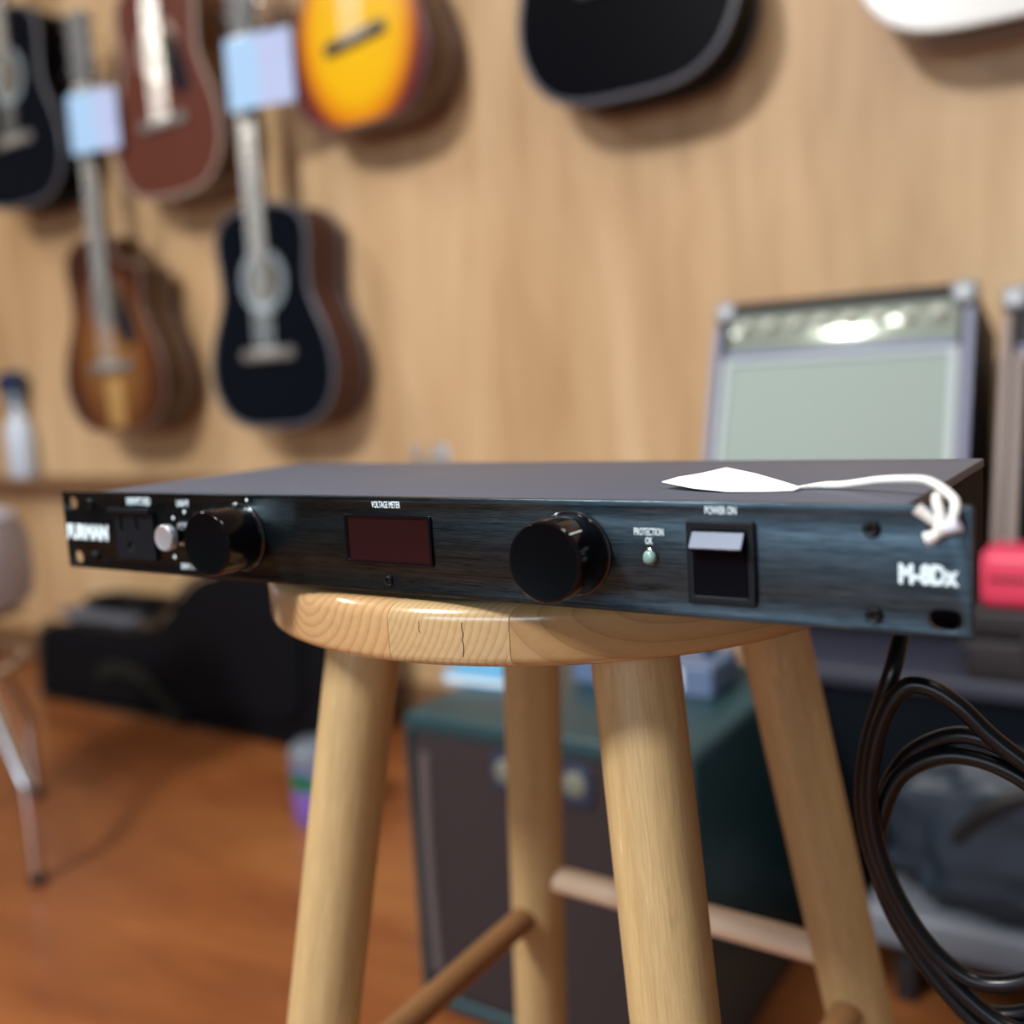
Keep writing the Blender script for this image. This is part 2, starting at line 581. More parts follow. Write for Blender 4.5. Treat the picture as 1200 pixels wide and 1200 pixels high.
# meter
mt = me_obj('voltage_meter', prism_me([rrect(216.2e-3, 266.0e-3, 13.2e-3, 35.6e-3, 0.0008), rrect(217.9e-3, 264.6e-3, 14.6e-3, 34.4e-3, 0.0005)], 0.0016, 0.00035, 3), MKNOB, unit, loc=(0, -0.0014, 0))
box('display_window', 217.6e-3, 264.9e-3, 0.0007, 0.0012, 14.3e-3, 34.6e-3, MDISPLAY, mt)
lettering('label_lettering', 'VOLTAGE METER', 232.8e-3, 38.7e-3, 3.0e-3, 16.4e-3, unit, 0.012)
# protection lamp
led = me_obj('protection_lamp', lathe_me([(0.0034, 0), (0.0034, 0.0007), (0.0029, 0.0010), (0.0026, 0.0009)], 28, 'y'), MRIM, unit, loc=(369.6e-3, 0, 22.4e-3))
me_obj('lamp_lens', lathe_me([(0.0027, 0.0006), (0.0026, 0.0012), (0.0022, 0.0018), (0.0013, 0.0023), (0, 0.0025)], 28, 'y'), MLED, led)
lettering('label_lettering', 'PROTECTION', 363.2e-3, 30.6e-3, 2.8e-3, 12.2e-3, unit, 0.01)
lettering('label_lettering', 'OK', 367.8e-3, 27.2e-3, 2.7e-3, 3.0e-3, unit, 0.01)
lettering('label_lettering', 'POWER ON', 392.2e-3, 39.3e-3, 2.9e-3, 12.0e-3, unit, 0.012)
lettering('label_lettering', 'M-8Dx', 459.8e-3, 17.4e-3, 7.0e-3, 18.6e-3, unit, 0.055)
# rocker switch
sw = me_obj('power_switch', prism_me([rrect(385.2e-3, 411.2e-3, 5.8e-3, 37.0e-3, 0.0012), rrect(388.0e-3, 408.4e-3, 9.2e-3, 33.4e-3, 0.0006)], 0.0024, 0.0005, 3), MPLASTIC, unit, loc=(0, -0.0022, 0))
bm = bmesh.new()
prof = [(0.0020, 9.4e-3), (-0.0002, 9.6e-3), (0.0002, 21e-3), (-0.0008, 25.5e-3), (-0.0044, 27.0e-3), (-0.0049, 27.8e-3), (-0.0010, 33.2e-3), (0.0020, 33.2e-3)]
va = [bm.verts.new((388.2e-3, y, z)) for y, z in prof]
vb = [bm.verts.new((408.2e-3, y, z)) for y, z in prof]
bm.faces.new(va)
bm.faces.new(vb[::-1])
for i in range(len(prof)):
    j = (i + 1) % len(prof)
    bm.faces.new((va[j], va[i], vb[i], vb[j]))
rk = me_obj('rocker', bm_me(bm, ang=0.3), MROCKER, sw)
# thin slab on the rocker's upper facet, its highlight put into the colour
bm = bmesh.new()
rp = [(-0.00475, 27.4e-3), (-0.00525, 27.9e-3), (-0.0013, 33.15e-3), (-0.0009, 33.15e-3)]
va = [bm.verts.new((388.4e-3, y, z)) for y, z in rp]
vb = [bm.verts.new((408.0e-3, y, z)) for y, z in rp]
bm.faces.new(va)
bm.faces.new(vb[::-1])
for i in range(4):
    j = (i + 1) % 4
    bm.faces.new((va[j], va[i], vb[i], vb[j]))
me_obj('facet_highlight', bm_me(bm, ang=0.3), MROCKERHI, sw)['label'] = 'painted highlight on the slanted facet of the switch'
# rubber feet under the case, standing on the seat
fm = lathe_me([(0, -0.0028), (0.0065, -0.0028), (0.0075, 0.0012), (0, 0.0012)], 20)
for x, y in ((0.12, 0.10), (0.12, 0.15), (0.33, 0.05), (0.33, 0.15), (0.23, 0.05)):
    me_obj('rubber_foot', fm, MRUBBER, unit, loc=(x, y, 0))
# power cord with its hanging coil
pts = [(0.427, 0.166, 0.020), (0.428, 0.185, 0.019), (0.4285, 0.196, 0.006), (0.4265, 0.185, -0.018), (0.4250, 0.165, -0.040)]
pts += [(0.4233, 0.15, -0.0572), (0.4168, 0.1495, -0.0771), (0.4109, 0.1491, -0.0995), (0.4086, 0.1486, -0.1262), (0.4129, 0.1481, -0.1519),
        (0.4234, 0.1476, -0.1762), (0.4381, 0.1472, -0.1968), (0.4555, 0.1467, -0.2138), (0.4761, 0.1462, -0.2247), (0.4992, 0.1457, -0.2213),
        (0.5191, 0.1453, -0.1961), (0.5218, 0.1448, -0.1588), (0.5117, 0.1443, -0.1253), (0.4949, 0.1438, -0.1006), (0.4813, 0.1434, -0.0919),
        (0.4673, 0.1429, -0.0814), (0.4547, 0.1424, -0.0692), (0.4419, 0.1419, -0.0616), (0.4313, 0.1415, -0.0623), (0.422, 0.141, -0.0759),
        (0.4151, 0.1419, -0.1007), (0.4137, 0.1429, -0.1274), (0.4188, 0.1438, -0.1532), (0.4296, 0.1448, -0.1778), (0.4442, 0.1457, -0.1966),
        (0.4612, 0.1466, -0.2055), (0.4813, 0.1476, -0.2002), (0.5021, 0.1485, -0.1822), (0.5117, 0.1495, -0.1516), (0.5046, 0.1504, -0.1213),
        (0.4891, 0.1514, -0.1024), (0.4731, 0.1523, -0.091), (0.4566, 0.1532, -0.0864), (0.4413, 0.1542, -0.0915), (0.4273, 0.1551, -0.1034),
        (0.4188, 0.1561, -0.1206), (0.4142, 0.157, -0.1442), (0.4173, 0.1565, -0.1706), (0.4271, 0.1559, -0.193), (0.4423, 0.1554, -0.2136),
        (0.4619, 0.1549, -0.2255), (0.4842, 0.1543, -0.2183), (0.5052, 0.1538, -0.1967), (0.5133, 0.1533, -0.1652), (0.5046, 0.1527, -0.1304),
        (0.4873, 0.1522, -0.1091), (0.4697, 0.1517, -0.0988), (0.4513, 0.1511, -0.0961), (0.4361, 0.1506, -0.1017), (0.4243, 0.1501, -0.113),
        (0.4169, 0.1495, -0.1339), (0.4143, 0.149, -0.152), (0.4206, 0.149, -0.1776), (0.4357, 0.149, -0.2029), (0.4551, 0.149, -0.2241),
        (0.4777, 0.149, -0.2412), (0.4958, 0.149, -0.2611)]
cord = tube('power_cord', catmull(pts, 6), 0.0042, MCABLE, unit, 5)
cord['label'] = 'black power cord coiled below the right end of the unit'

# ------------------------------------------------------------------ price tag on a cotton string
pt = thing('price_tag', 'white paper price tag lying on top of the black rack unit', 'tag', (0.39, 0.05, 0.0428))
out3 = [(0.3556, 0.043, 0.0462), (0.372, 0.037, 0.0444), (0.3885, 0.0325, 0.0437), (0.402, 0.0345, 0.0436), (0.4130, 0.0385, 0.0436), (0.4140, 0.0455, 0.0439), (0.400, 0.062, 0.0446), (0.384, 0.078, 0.0458), (0.3655, 0.091, 0.0472), (0.3610, 0.072, 0.0466), (0.3575, 0.056, 0.0468)]
bm = bmesh.new()
cen = Vector((0.386, 0.056, 0.0444))
rings = []
for s_ in (1.0, 0.66, 0.33):
    rings.append([bm.verts.new(Vector(q) * s_ + cen * (1 - s_) - Vector((0.39, 0.05, 0.0428))) for q in out3])
cv = bm.verts.new(cen - Vector((0.39, 0.05, 0.0428)))
n_ = len(out3)
for a, b in zip(rings, rings[1:]):
    for i in range(n_):
        bm.faces.new((a[i], a[(i + 1) % n_], b[(i + 1) % n_], b[i]))
for i in range(n_):
    bm.faces.new((rings[-1][i], rings[-1][(i + 1) % n_], cv))
bmesh.ops.recalc_face_normals(bm, faces=bm.faces)
bmesh.ops.solidify(bm, geom=bm.faces[:], thickness=0.0004)
me_obj('paper', bm_me(bm, ang=0.5), MPAPER, pt)
off = Vector((0.39, 0.05, 0.0428))
sp = [(0.4118, 0.0430, 0.0439), (0.4200, 0.0470, 0.0444), (0.4290, 0.0465, 0.0448), (0.4370, 0.042, 0.0462), (0.4448, 0.038, 0.0476), (0.4555, 0.030, 0.0489), (0.4642, 0.022, 0.0494), (0.4715, 0.012, 0.0476),
      (0.4765, 0.003, 0.0452), (0.4778, -0.0030, 0.0428), (0.4765, -0.0040, 0.0385), (0.4745, 0.0010, 0.0368), (0.4742, 0.0065, 0.0372)]
sm = catmull([Vector(q) - off for q in sp], 6)
me_obj('string', tube_me(sm, 1.0, 4, False, [0.00155 * min(1.0, 0.25 + 0.09 * i) for i in range(len(sm))]), MSTRING, pt)
lp = [(0.4742, 0.0065, 0.0372), (0.4715, 0.0075, 0.042), (0.4712, 0.004, 0.0462), (0.4722, -0.0028, 0.0455), (0.4735, -0.0048, 0.0425), (0.4742, -0.0055, 0.0385), (0.4740, -0.005, 0.0362)]
tube('string_loop', catmull([Vector(q) - off for q in lp], 6), 0.00155, MSTRING, pt, 4)
kb = lathe_me([(0, -0.0030), (0.0018, -0.0024), (0.0027, -0.0008), (0.0026, 0.0010), (0.0016, 0.0024), (0, 0.0028)], 16)
me_obj('string_knot', kb, MSTRING, pt, loc=Vector((0.4742, -0.0050, 0.0372)) - off, rot=(0.4, 0.7, 0))
def strand(ptsl, radii, mat):
    c = catmull([Vector(q) - off for q in ptsl], 6)
    rr = [radii[0] + (radii[1] - radii[0]) * i / (len(c) - 1) for i in range(len(c))]
    me_obj('string_end', tube_me(c, 1.0, 4, False, rr), mat, pt)
strand([(0.4740, -0.005, 0.0375), (0.4705, -0.0055, 0.0405), (0.4668, -0.006, 0.0436)], (0.0012, 0.0021), MSTRING)
strand([(0.4742, -0.0052, 0.0368), (0.4770, -0.006, 0.0376), (0.4796, -0.0062, 0.0388)], (0.0016, 0.0026), MSTRINGB)
strand([(0.4740, -0.0052, 0.0365), (0.4722, -0.006, 0.0348), (0.4698, -0.006, 0.0336)], (0.0012, 0.0025), MSTRING)

# ------------------------------------------------------------------ stool
stool = thing('wooden_stool', 'round-seated beech bar stool with splayed legs under the black rack unit', 'stool', (0.234, 0.1645, FLOOR))
SC = Vector((0.234, 0.1645, 0))
SR, ZT, ZB = 0.1695, -0.0028, -0.0315
seat = bpy.data.objects.new('seat', None)
COL.objects.link(seat)
seat.parent = stool
seat.location = (0, 0, -FLOOR)
prof = [(0, ZT), (SR - 0.008, ZT)]
for k in range(1, 7):
    a = PI / 2 - PI / 2 * k / 6
    prof.append((SR - 0.008 + 0.008 * math.cos(a), ZT - 0.008 + 0.008 * math.sin(a)))
for k in range(0, 5):
    a = -PI / 2 * k / 4
    prof.append((SR - 0.005 + 0.005 * math.cos(a), ZB + 0.005 + 0.005 * math.sin(a)))
prof.append((0, ZB))
full = lathe_me(prof, 128)
# boards run along direction ang; joints pass through two seen glue lines on the front edge
ang = math.radians(62)
v = Vector((math.sin(ang), -math.cos(ang), 0))          # across the boards
j2 = (Vector((0.2975, 0.0066, 0)) - SC).dot(v)
j1 = (Vector((0.2415, -0.0040, 0)) - SC).dot(v)
cuts = [-1, j1 - 0.075, j1, j2, j2 + 0.075, 1]
for i, (a, b) in enumerate(zip(cuts, cuts[1:])):
    bm = bmesh.new()
    bm.from_mesh(full)
    g = 0.00012
    for d, s_ in ((a + g, 1), (b - g, -1)):
        r_ = bmesh.ops.bisect_plane(bm, geom=bm.verts[:] + bm.edges[:] + bm.faces[:], plane_co=v * d, plane_no=v * s_, clear_inner=True)
        eg = [x for x in r_['geom_cut'] if isinstance(x, bmesh.types.BMEdge)]
        if eg:
            bmesh.ops.holes_fill(bm, edges=eg)
    o = me_obj('board', bm_me(bm), MBOARDS[[1, 0, 1, 2, 0][i]], seat)
    # rotate the mesh into a frame whose y runs along the board
    rz = Matrix.Rotation(ang - PI / 2, 4, 'Z')
    mid = v * max(min((a + b) / 2, 0.2), -0.2)
    M = Matrix.Translation(mid) @ rz
    o.data.transform(M.inverted())
    o.matrix_local = M
full.materials.clear()
# fine checks (cracks) in the end grain
def crack(px, py, z0, z1, w):
    d = (Vector((px, py, 0)) - SC).normalized()
    p = d * (SR + 0.00005)
    pts_ = [Vector((p.x, p.y, z0 + (z1 - z0) * k / 6)) + Vector((-d.y, d.x, 0)) * random.uniform(-0.0006, 0.0006) for k in range(7)]
    tube('seat_crack', pts_, w, MHOLE, seat, 2)
crack(0.2790, -0.0020, -0.0108, -0.0262, 0.00016)
crack(0.2580, -0.0040, -0.0108, -0.0165, 0.00010)

LEGS = {'A': (0.15187, 0.0832, -0.1231, -0.1364), 'B': (0.31976, 0.08035, 0.1458, -0.1410),
        'D': (0.3226, 0.2482, 0.1504, 0.1280), 'C': (0.1547, 0.2511, -0.1186, 0.1325)}


def legp(k, z):
    x, y, sx, sy = LEGS[k]
    t = -0.030 - z
    return Vector((x + sx * t, y + sy * t, z))


def rod(name, p, q, r0, r1, mat, parent, seg=32, cap=0.0015):
    p, q = Vector(p), Vector(q)
    L = (q - p).length
    me = lathe_me([(0, 0), (r0 - cap, 0), (r0, cap), (r0 + (r1 - r0) * 0.25, L * 0.25), ((r0 + r1) / 2, L / 2), (r0 + (r1 - r0) * 0.75, L * 0.75), (r1, L - cap), (r1 - cap, L), (0, L)], seg)
    o = me_obj(name, me, mat, parent)
    M = (q - p).to_track_quat('Z', 'Y').to_matrix().to_4x4()
    M.translation = p - Vector(parent.location if parent.parent is None else (0, 0, 0))
    o.matrix_local = M
    return o


for k in 'ABDC':
    rod('leg', legp(k, FLOOR + 0.001), legp(k, ZB - 0.0002), 0.0205, 0.0212, MLEG, stool, 40)
def rung(a, za, b, zb, mat, lab=None):
    p, q = legp(a, za), legp(b, zb)
    d = (q - p).normalized()
    o = rod('rung', p + d * 0.008, q - d * 0.008, 0.0098, 0.0098, mat, stool, 24)
    if lab:
        o['label'] = lab
rung('A', -0.326, 'C', -0.320, MRUNGD, 'dark brown rung on the left')
rung('B', -0.318, 'D', -0.322, MRUNGD)
rung('C', -0.290, 'D', -0.292, MRUNG, 'pale rung at the back')
rung('A', -0.290, 'B', -0.290, MRUNG)


# ------------------------------------------------------------------ guitars on the wall
def half_outline(W, L, waist=0.70, upper=0.74, cut=False):
    h = W / 2
    right = [(0.0, 0.0), (0.50, 0.012), (0.80, 0.070), (0.965, 0.17), (1.0, 0.275), (0.93, 0.40), (0.785, 0.52), (waist + 0.01, 0.60), (waist, 0.655),
             (upper - 0.025, 0.74), (upper, 0.82), (upper - 0.03, 0.90), (upper - 0.20, 0.965), (0.25, 0.995)]
    pr = [(x * h, z * L) for x, z in right]
    pl = [(-x, z) for x, z in reversed(pr[1:])]
    if cut:
        pr = pr[:-4] + [(upper * h * 0.98, 0.80 * L), (upper * h * 0.80, 0.835 * L), (0.40 * h, 0.845 * L), (0.26 * h, 0.90 * L), (0.20 * h, 0.97 * L)]
    return pr + [(0, L)] + pl


def make_outline(W, L, **kw):
    return [(p.x, p.y) for p in catmull([(x, z, 0) for x, z in half_outline(W, L, **kw)], 5, True)]


def scaled(ol, L, d):
    """inset an outline by about d"""
    n = len(ol)
    res = []
    for i in range(n):
        a, b = Vector(ol[i - 1]), Vector(ol[(i + 1) % n])
        t = (b - a).normalized()
        nrm = Vector((-t.y, t.x))
        res.append(tuple(Vector(ol[i]) + nrm * d))
    return res


def burst_mat(name, stops, rough=0.18, cz=0.19, rx=0.19, rz=0.25):
    m = new_mat(name, stops[0][1], rough, coat=0.5)
    t = NT(m)
    tc = t.n('ShaderNodeTexCoord')
    mp = t.n('ShaderNodeMapping')
    mp.inputs['Location'].default_value = (0, 0, -cz / rz)
    mp.inputs['Scale'].default_value = (1 / rx, 0.0, 1 / rz)
    t.l(tc.outputs['Object'], mp.inputs['Vector'])
    ln = t.n('ShaderNodeVectorMath', operation='LENGTH')
    t.l(mp.outputs['Vector'], ln.inputs[0])
    t.col(t.ramp(ln.outputs['Value'], stops))
    return m


MG = dict(
    black=new_mat('gloss_black_lacquer', (0.003, 0.005, 0.009), 0.2, spec=0.3),
    satinblack=new_mat('satin_black_lacquer', (0.001, 0.001, 0.003), 0.40, spec=0.04),
    mahog=wood_mat('red_mahogany_side', (0.065, 0.013, 0.012), (0.04, 0.008, 0.008), 'x', 24, 40, 0.5, coat=0.05),
    red=wood_mat('red_mahogany_top', (0.130, 0.040, 0.026), (0.08, 0.021, 0.014), 'z', 24, 30, 0.32, coat=0.25),
    brown=wood_mat('brown_side', (0.060, 0.022, 0.008), (0.03, 0.011, 0.005), 'x', 24, 40, 0.3, coat=0.3),
    amber=burst_mat('amber_burst', [(0.0, (0.29, 0.150, 0.045)), (0.50, (0.22, 0.092, 0.024)), (0.80, (0.11, 0.034, 0.010)), (0.98, (0.05, 0.014, 0.006))]),
    yellow=burst_mat('yellow_burst', [(0.0, (0.90, 0.56, 0.008)), (0.55, (0.88, 0.50, 0.006)), (0.72, (0.74, 0.26, 0.008)), (0.84, (0.22, 0.030, 0.020)), (0.93, (0.08, 0.016, 0.024))]),
    redbrown=wood_mat('red_brown_side', (0.085, 0.026, 0.009), (0.05, 0.014, 0.006), 'x', 24, 40, 0.28, coat=0.3),
    white=new_mat('white_lacquer', (0.74, 0.76, 0.76), 0.25),
    greybind=new_mat('grey_binding', (0.10, 0.11, 0.14), 0.3),
    purplebind=new_mat('plum_binding', (0.10, 0.035, 0.045), 0.3),
    brownbind=new_mat('brown_binding', (0.15, 0.085, 0.065), 0.35),
    creambind=new_mat('cream_binding', (0.34, 0.26, 0.22), 0.45),
    fret=new_mat('rosewood_board', (0.15, 0.135, 0.12), 0.6, spec=0.2),
    neck=wood_mat('mahogany_neck', (0.24, 0.12, 0.06), (0.15, 0.07, 0.03), 'z', 24, 30, 0.35),
    bridge=new_mat('ebony_bridge', (0.05, 0.05, 0.055), 0.30),
    bridgep=new_mat('pale_worn_bridge', (0.18, 0.17, 0.165), 0.45),
    bone=new_mat('bone', (0.72, 0.70, 0.62), 0.4),
    guard=new_mat('dark_pickguard', (0.020, 0.018, 0.026), 0.12),
    rosette=new_mat('pale_rosette', (0.22, 0.27, 0.31), 0.35),
    strings=new_mat('steel_string', (0.60, 0.58, 0.54), 0.3, 1.0),
    inside=new_mat('soundhole_painted_shade', (0.06, 0.05, 0.025), 0.8),  # shade of the hollow body painted as a dark disc
    stripe=wood_mat('pale_centre_strip', (0.50, 0.31, 0.11), (0.36, 0.2, 0.06), 'z', 24, 30, 0.3),
    peghead=new_mat('grey_veneer', (0.20, 0.21, 0.215), 0.25),
)


def guitar(label, X, Z, W, L, front=1.335, depth=0.108, top='black', side='mahog', bind='greybind', bridge='bridge', rose='rosette', guard=None, cut=False, head='peghead',
           stripe=False, holeR=0.050, tilt=0.0, bridge_rot=0.0):
    g = thing('acoustic_guitar', label, 'guitar', (X, front, Z), group='guitars hanging on the wood wall', rot=(0, tilt, 0))
    ol = make_outline(W, L, cut=cut)
    hz = L * 0.665
    bz = L * 0.335
    g_body = me_obj('body', prism_me([ol], depth, 0.004, 2), MG[side], g, loc=(0, 0.0022, 0))
    me_obj('soundboard', prism_me([scaled(ol, L, 0.0025), circ(0, hz, holeR, 40)], 0.0034), MG[top], g, loc=(0, 0, 0))
    me_obj('binding', tube_me([(x, 0.003, z) for x, z in ol], 0.0055, 3, True), MG[bind], g)
    me_obj('back_binding', tube_me([(x, depth - 0.001, z) for x, z in ol], 0.0032, 3, True), MG[bind], g)
    me_obj('soundhole', prism_me([circ(0, hz, holeR, 40)], 0.001), MG['inside'], g, loc=(0, 0.0012, 0))
    me_obj('rosette', prism_me([circ(0, hz, holeR + 0.022, 48), circ(0, hz, holeR + 0.002, 48)], 0.001), MG[rose], g, loc=(0, -0.0010, 0))
    b = me_obj('bridge', prism_me([rrect(-0.082, 0.082, -0.013, 0.013, 0.008)] if bridge != 'wing' else [rrect(-0.08, 0.08, -0.013, 0.013, 0.01)], 0.008, 0.002), MG['bridge' if bridge == 'wing' else bridge], g, loc=(0, -0.0082, bz))
    b.rotation_euler = (0, bridge_rot, 0)
    me_obj('saddle', box_me(-0.037, 0.037, -0.0030, 0.002, 0.004, 0.007, 0.0006), MG['bone'], b)
    pin = lathe_me([(0.0026, 0), (0.0028, 0.002), (0.0016, 0.0042), (0, 0.0045)], 10, 'y')
    for k in range(6):
        me_obj('bridge_pin', pin, MG['bone'], b, loc=(-0.0275 + k * 0.011, 0, -0.004))
    if guard:
        gp = [(0.052, hz + 0.028), (0.075, hz + 0.005), (0.098, hz - 0.05), (0.105, hz - 0.10), (0.082, hz - 0.118), (0.052, hz - 0.10), (0.030, hz - 0.055), (0.046, hz - 0.026), (0.054, hz)]
        gp = [(p.x, p.y) for p in catmull([(x * W / 0.4, z, 0) for x, z in gp], 4, True)]
        me_obj('pickguard', prism_me([gp], 0.0015), MG[guard], g, loc=(0, -0.0016, 0))
    if stripe:
        box('centre_strip', -0.030, 0.030, -0.0012, 0.001, 0.012, bz - 0.03, MG['stripe'], g, 0.0004)['label'] = 'pale strip below the bridge'
    nutz = L + 0.355
    fr = box('fretboard', -0.026, 0.026, -0.0085, -0.0005, hz + holeR * 0.96, nutz, MG['fret'], g, 0.0012)
    for k in range(1, 20):
        d = (nutz - bz) * (1 - 2 ** (-k / 12))
        if nutz - d > hz + holeR + 0.004:
            me_obj('fret', FRET, None, fr, loc=(0, -0.0088, nutz - d))
    bmn = prism_me([[(-0.026, 0), (0.026, 0), (0.023, 0.014), (0.013, 0.021), (-0.013, 0.021), (-0.023, 0.014)]], nutz - L, 0)
    bmn.transform(Matrix(((1, 0, 0, 0), (0, 0, 1, 0), (0, 1, 0, L), (0, 0, 0, 1))))
    me_obj('neck', bmn, MG['neck'], g, loc=(0, -0.0003, 0))
    box('nut', -0.0245, 0.0245, -0.0105, 0.0, nutz, nutz + 0.005, MG['bone'], g, 0.0008)
    hp = [(-0.024, nutz + 0.005), (0.024, nutz + 0.005), (0.036, nutz + 0.040), (0.038, nutz + 0.17), (0.026, nutz + 0.185), (0, nutz + 0.178), (-0.026, nutz + 0.185), (-0.038, nutz + 0.17), (-0.036, nutz + 0.040)]
    hd = me_obj('headstock', prism_me([hp], 0.016, 0.002), MG[head], g, loc=(0, -0.004, 0))
    for s_ in (-1, 1):
        for k in range(3):
            me_obj('tuning_peg', PEG, None, hd, loc=(s_ * 0.051, 0.008, nutz + 0.062 + 0.045 * k))
            me_obj('string_post', POST, None, hd, loc=(s_ * 0.022, 0, nutz + 0.062 + 0.045 * k))
    bm = bmesh.new()
    for k in range(6):
        xa, xb = -0.0275 + k * 0.011, -0.020 + k * 0.008
        r = 0.0006
        vs = []
        for (x, y, z) in ((xa, -0.0118, bz + 0.003), (xb, -0.0112, nutz + 0.004)):
            vs.append([bm.verts.new((x + r * math.cos(q * PI * 2 / 3), y + r * math.sin(q * PI * 2 / 3), z)) for q in range(3)])
        for q in range(3):
            bm.faces.new((vs[0][q], vs[0][(q + 1) % 3], vs[1][(q + 1) % 3], vs[1][q]))
    st_ = me_obj('strings', bm_me(bm), MG['strings'], g)
    st_['kind'] = 'stuff'
    # the hanger that holds it
    hg = thing('guitar_hanger', HANGLAB[label], 'hanger', (X, WY, Z + nutz + 0.035), group='wall hangers of the guitars')
    box('wall_block', -0.035, 0.035, -0.022, 0, -0.06, 0.06, MTRIM, hg, 0.004)
    tube('arm', [(0, -0.015, 0.0), (0, -0.08, -0.005), (0, WY * 0 - (WY - front) + 0.035, -0.01)], 0.005, MCHROME, hg, 3)
    yk = [(-0.047, -(WY - front) - 0.014, 0.004), (-0.047, -(WY - front) + 0.012, -0.004), (-0.042, -(WY - front) + 0.032, -0.012), (0, -(WY - front) + 0.036, -0.012), (0.042, -(WY - front) + 0.032, -0.012),
          (0.047, -(WY - front) + 0.012, -0.004), (0.047, -(WY - front) - 0.014, 0.004)]
    tube('yoke', catmull(yk, 4), 0.006, MRUBBER, hg, 3)
    return g, nutz


FRET = box_me(-0.0255, 0.0255, -0.0006, 0.0006, -0.001, 0.001)
FRET.materials.append(MG['strings'])
PEG = prism_me([rrect(-0.012, 0.012, -0.008, 0.008, 0.006)], 0.006, 0.001)
PEG.materials.append(MCHROME)
POST = lathe_me([(0.006, 0), (0.006, 0.002), (0.003, 0.002), (0.003, 0.010), (0, 0.010)], 12, 'y')
POST.materials.append(MCHROME)
specs = [
    ('black-topped acoustic guitar with dark red sides and pale rosette', dict(X=-1.205, Z=0.018, W=0.385, L=0.495, top='black', side='mahog', bind='greybind', bridge='bridgep')),
    ('amber sunburst acoustic guitar with a pale strip below its bridge', dict(X=-1.775, Z=0.020, W=0.40, L=0.50, depth=0.092, top='amber', side='brown', bind='brownbind', bridge='bridgep', guard='guard', stripe=True, rose='brownbind', cut=True)),
    ('red mahogany acoustic guitar between the two white price cards', dict(X=-1.485, Z=0.575, W=0.375, L=0.50, top='red', side='redbrown', bind='creambind', bridge='bridgep', guard='guard', rose='creambind')),
    ('bright yellow sunburst acoustic guitar with plum edge', dict(X=-0.882, Z=0.630, W=0.355, L=0.50, top='yellow', side='redbrown', bind='purplebind', bridge='bridge', guard=None, rose='purplebind', bridge_rot=-0.12)),
    ('glossy all-black acoustic guitar cut off by the top edge, middle of the wall', dict(X=-0.285, Z=0.572, W=0.415, L=0.565, top='satinblack', side='satinblack', bind='greybind')),
    ('white acoustic guitar at the upper right, only its bottom showing', dict(X=0.31, Z=0.565, W=0.40, L=0.50, top='white', side='brown', bind='white', bridge='bridgep')),
    ('black acoustic guitar at the far left edge above the white bottle', dict(X=-2.085, Z=0.635, W=0.40, L=0.50, top='black', side='satinblack', bind='greybind', bridge='bridgep')),
]
HL = ['wall hanger holding the black-topped guitar with red sides', 'wall hanger holding the amber sunburst guitar', 'wall hanger holding the red mahogany guitar', 'wall hanger holding the yellow sunburst guitar',
      'wall hanger holding the all-black guitar in the middle', 'wall hanger holding the white guitar', 'wall hanger holding the far left black guitar']
HANGLAB = {s_[0]: h for s_, h in zip(specs, HL)}
nz = []
for lab, kw in specs:
    g, n_ = guitar(lab, **kw)
    nz.append(n_)

# price cards hung on two headstocks
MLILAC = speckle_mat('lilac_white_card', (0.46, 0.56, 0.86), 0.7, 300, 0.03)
def card(label, X, Zt, y, wl, wr, h, al, ar):
    c = thing('price_card', label, 'price card', (X, y, Zt), group='price cards on guitar necks')
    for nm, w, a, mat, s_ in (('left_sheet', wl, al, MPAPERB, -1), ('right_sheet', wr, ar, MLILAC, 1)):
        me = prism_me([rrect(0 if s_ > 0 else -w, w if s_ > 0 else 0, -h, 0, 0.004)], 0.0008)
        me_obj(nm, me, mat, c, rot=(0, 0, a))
    tube('hanging_loop', [(0, 0.001, -0.004), (-0.012, 0.010, 0.02), (0.0, 0.026, 0.045), (0.012, 0.010, 0.02), (0, 0.001, -0.004)], 0.001, MSTRING, c, 2)
card('white price card on the neck of the amber sunburst guitar', -1.692, 0.850, 1.300, 0.085, 0.066, 0.142, 0.15, 0.25)
card('white price card on the neck of the black-topped guitar', -1.128, 0.856, 1.300, 0.086, 0.084, 0.150, 0.12, 0.25)

# small empty hook on the wall
hk = thing('wall_hook', 'small grey hook on the wall behind the rack unit', 'hook', (-0.845, WY, -0.075))
box('back_plate', -0.022, 0.022, -0.006, 0, -0.035, 0.035, MSILVER, hk, 0.002)
tube('hook_arm', catmull([(0, -0.004, 0.01), (0, -0.05, 0.0), (0, -0.085, 0.012), (0, -0.09, 0.04)], 5), 0.011, MSILVER, hk, 4)

# ------------------------------------------------------------------ bottle on the ledge
bt = thing('spray_bottle', 'white bottle with a dark blue cap on the wall ledge', 'bottle', (-2.395, WY - 0.040, -0.112))
bt.scale = (1.12, 1.12, 1.12)
MWHITEP = new_mat('white_plastic', (0.62, 0.74, 0.90), 0.35)
MBLUEP = new_mat('navy_plastic', (0.020, 0.035, 0.090), 0.3)
MPALEB = new_mat('pale_blue_plastic', (0.25, 0.36, 0.48), 0.3)
me_obj('body', lathe_me([(0, 0), (0.032, 0), (0.036, 0.006), (0.036, 0.12), (0.030, 0.145), (0.014, 0.172), (0.013, 0.20)], 28), MWHITEP, bt)
me_obj('collar', lathe_me([(0.0165, 0.194), (0.018, 0.20), (0.018, 0.225), (0.012, 0.23), (0, 0.23)], 20), MPALEB, bt)
me_obj('trigger_head', prism_me([[(-0.055, 0.225), (0.028, 0.225), (0.032, 0.262), (0.020, 0.285), (-0.030, 0.285), (-0.060, 0.268)]], 0.034, 0.004), MBLUEP, bt, loc=(0, -0.017, 0))
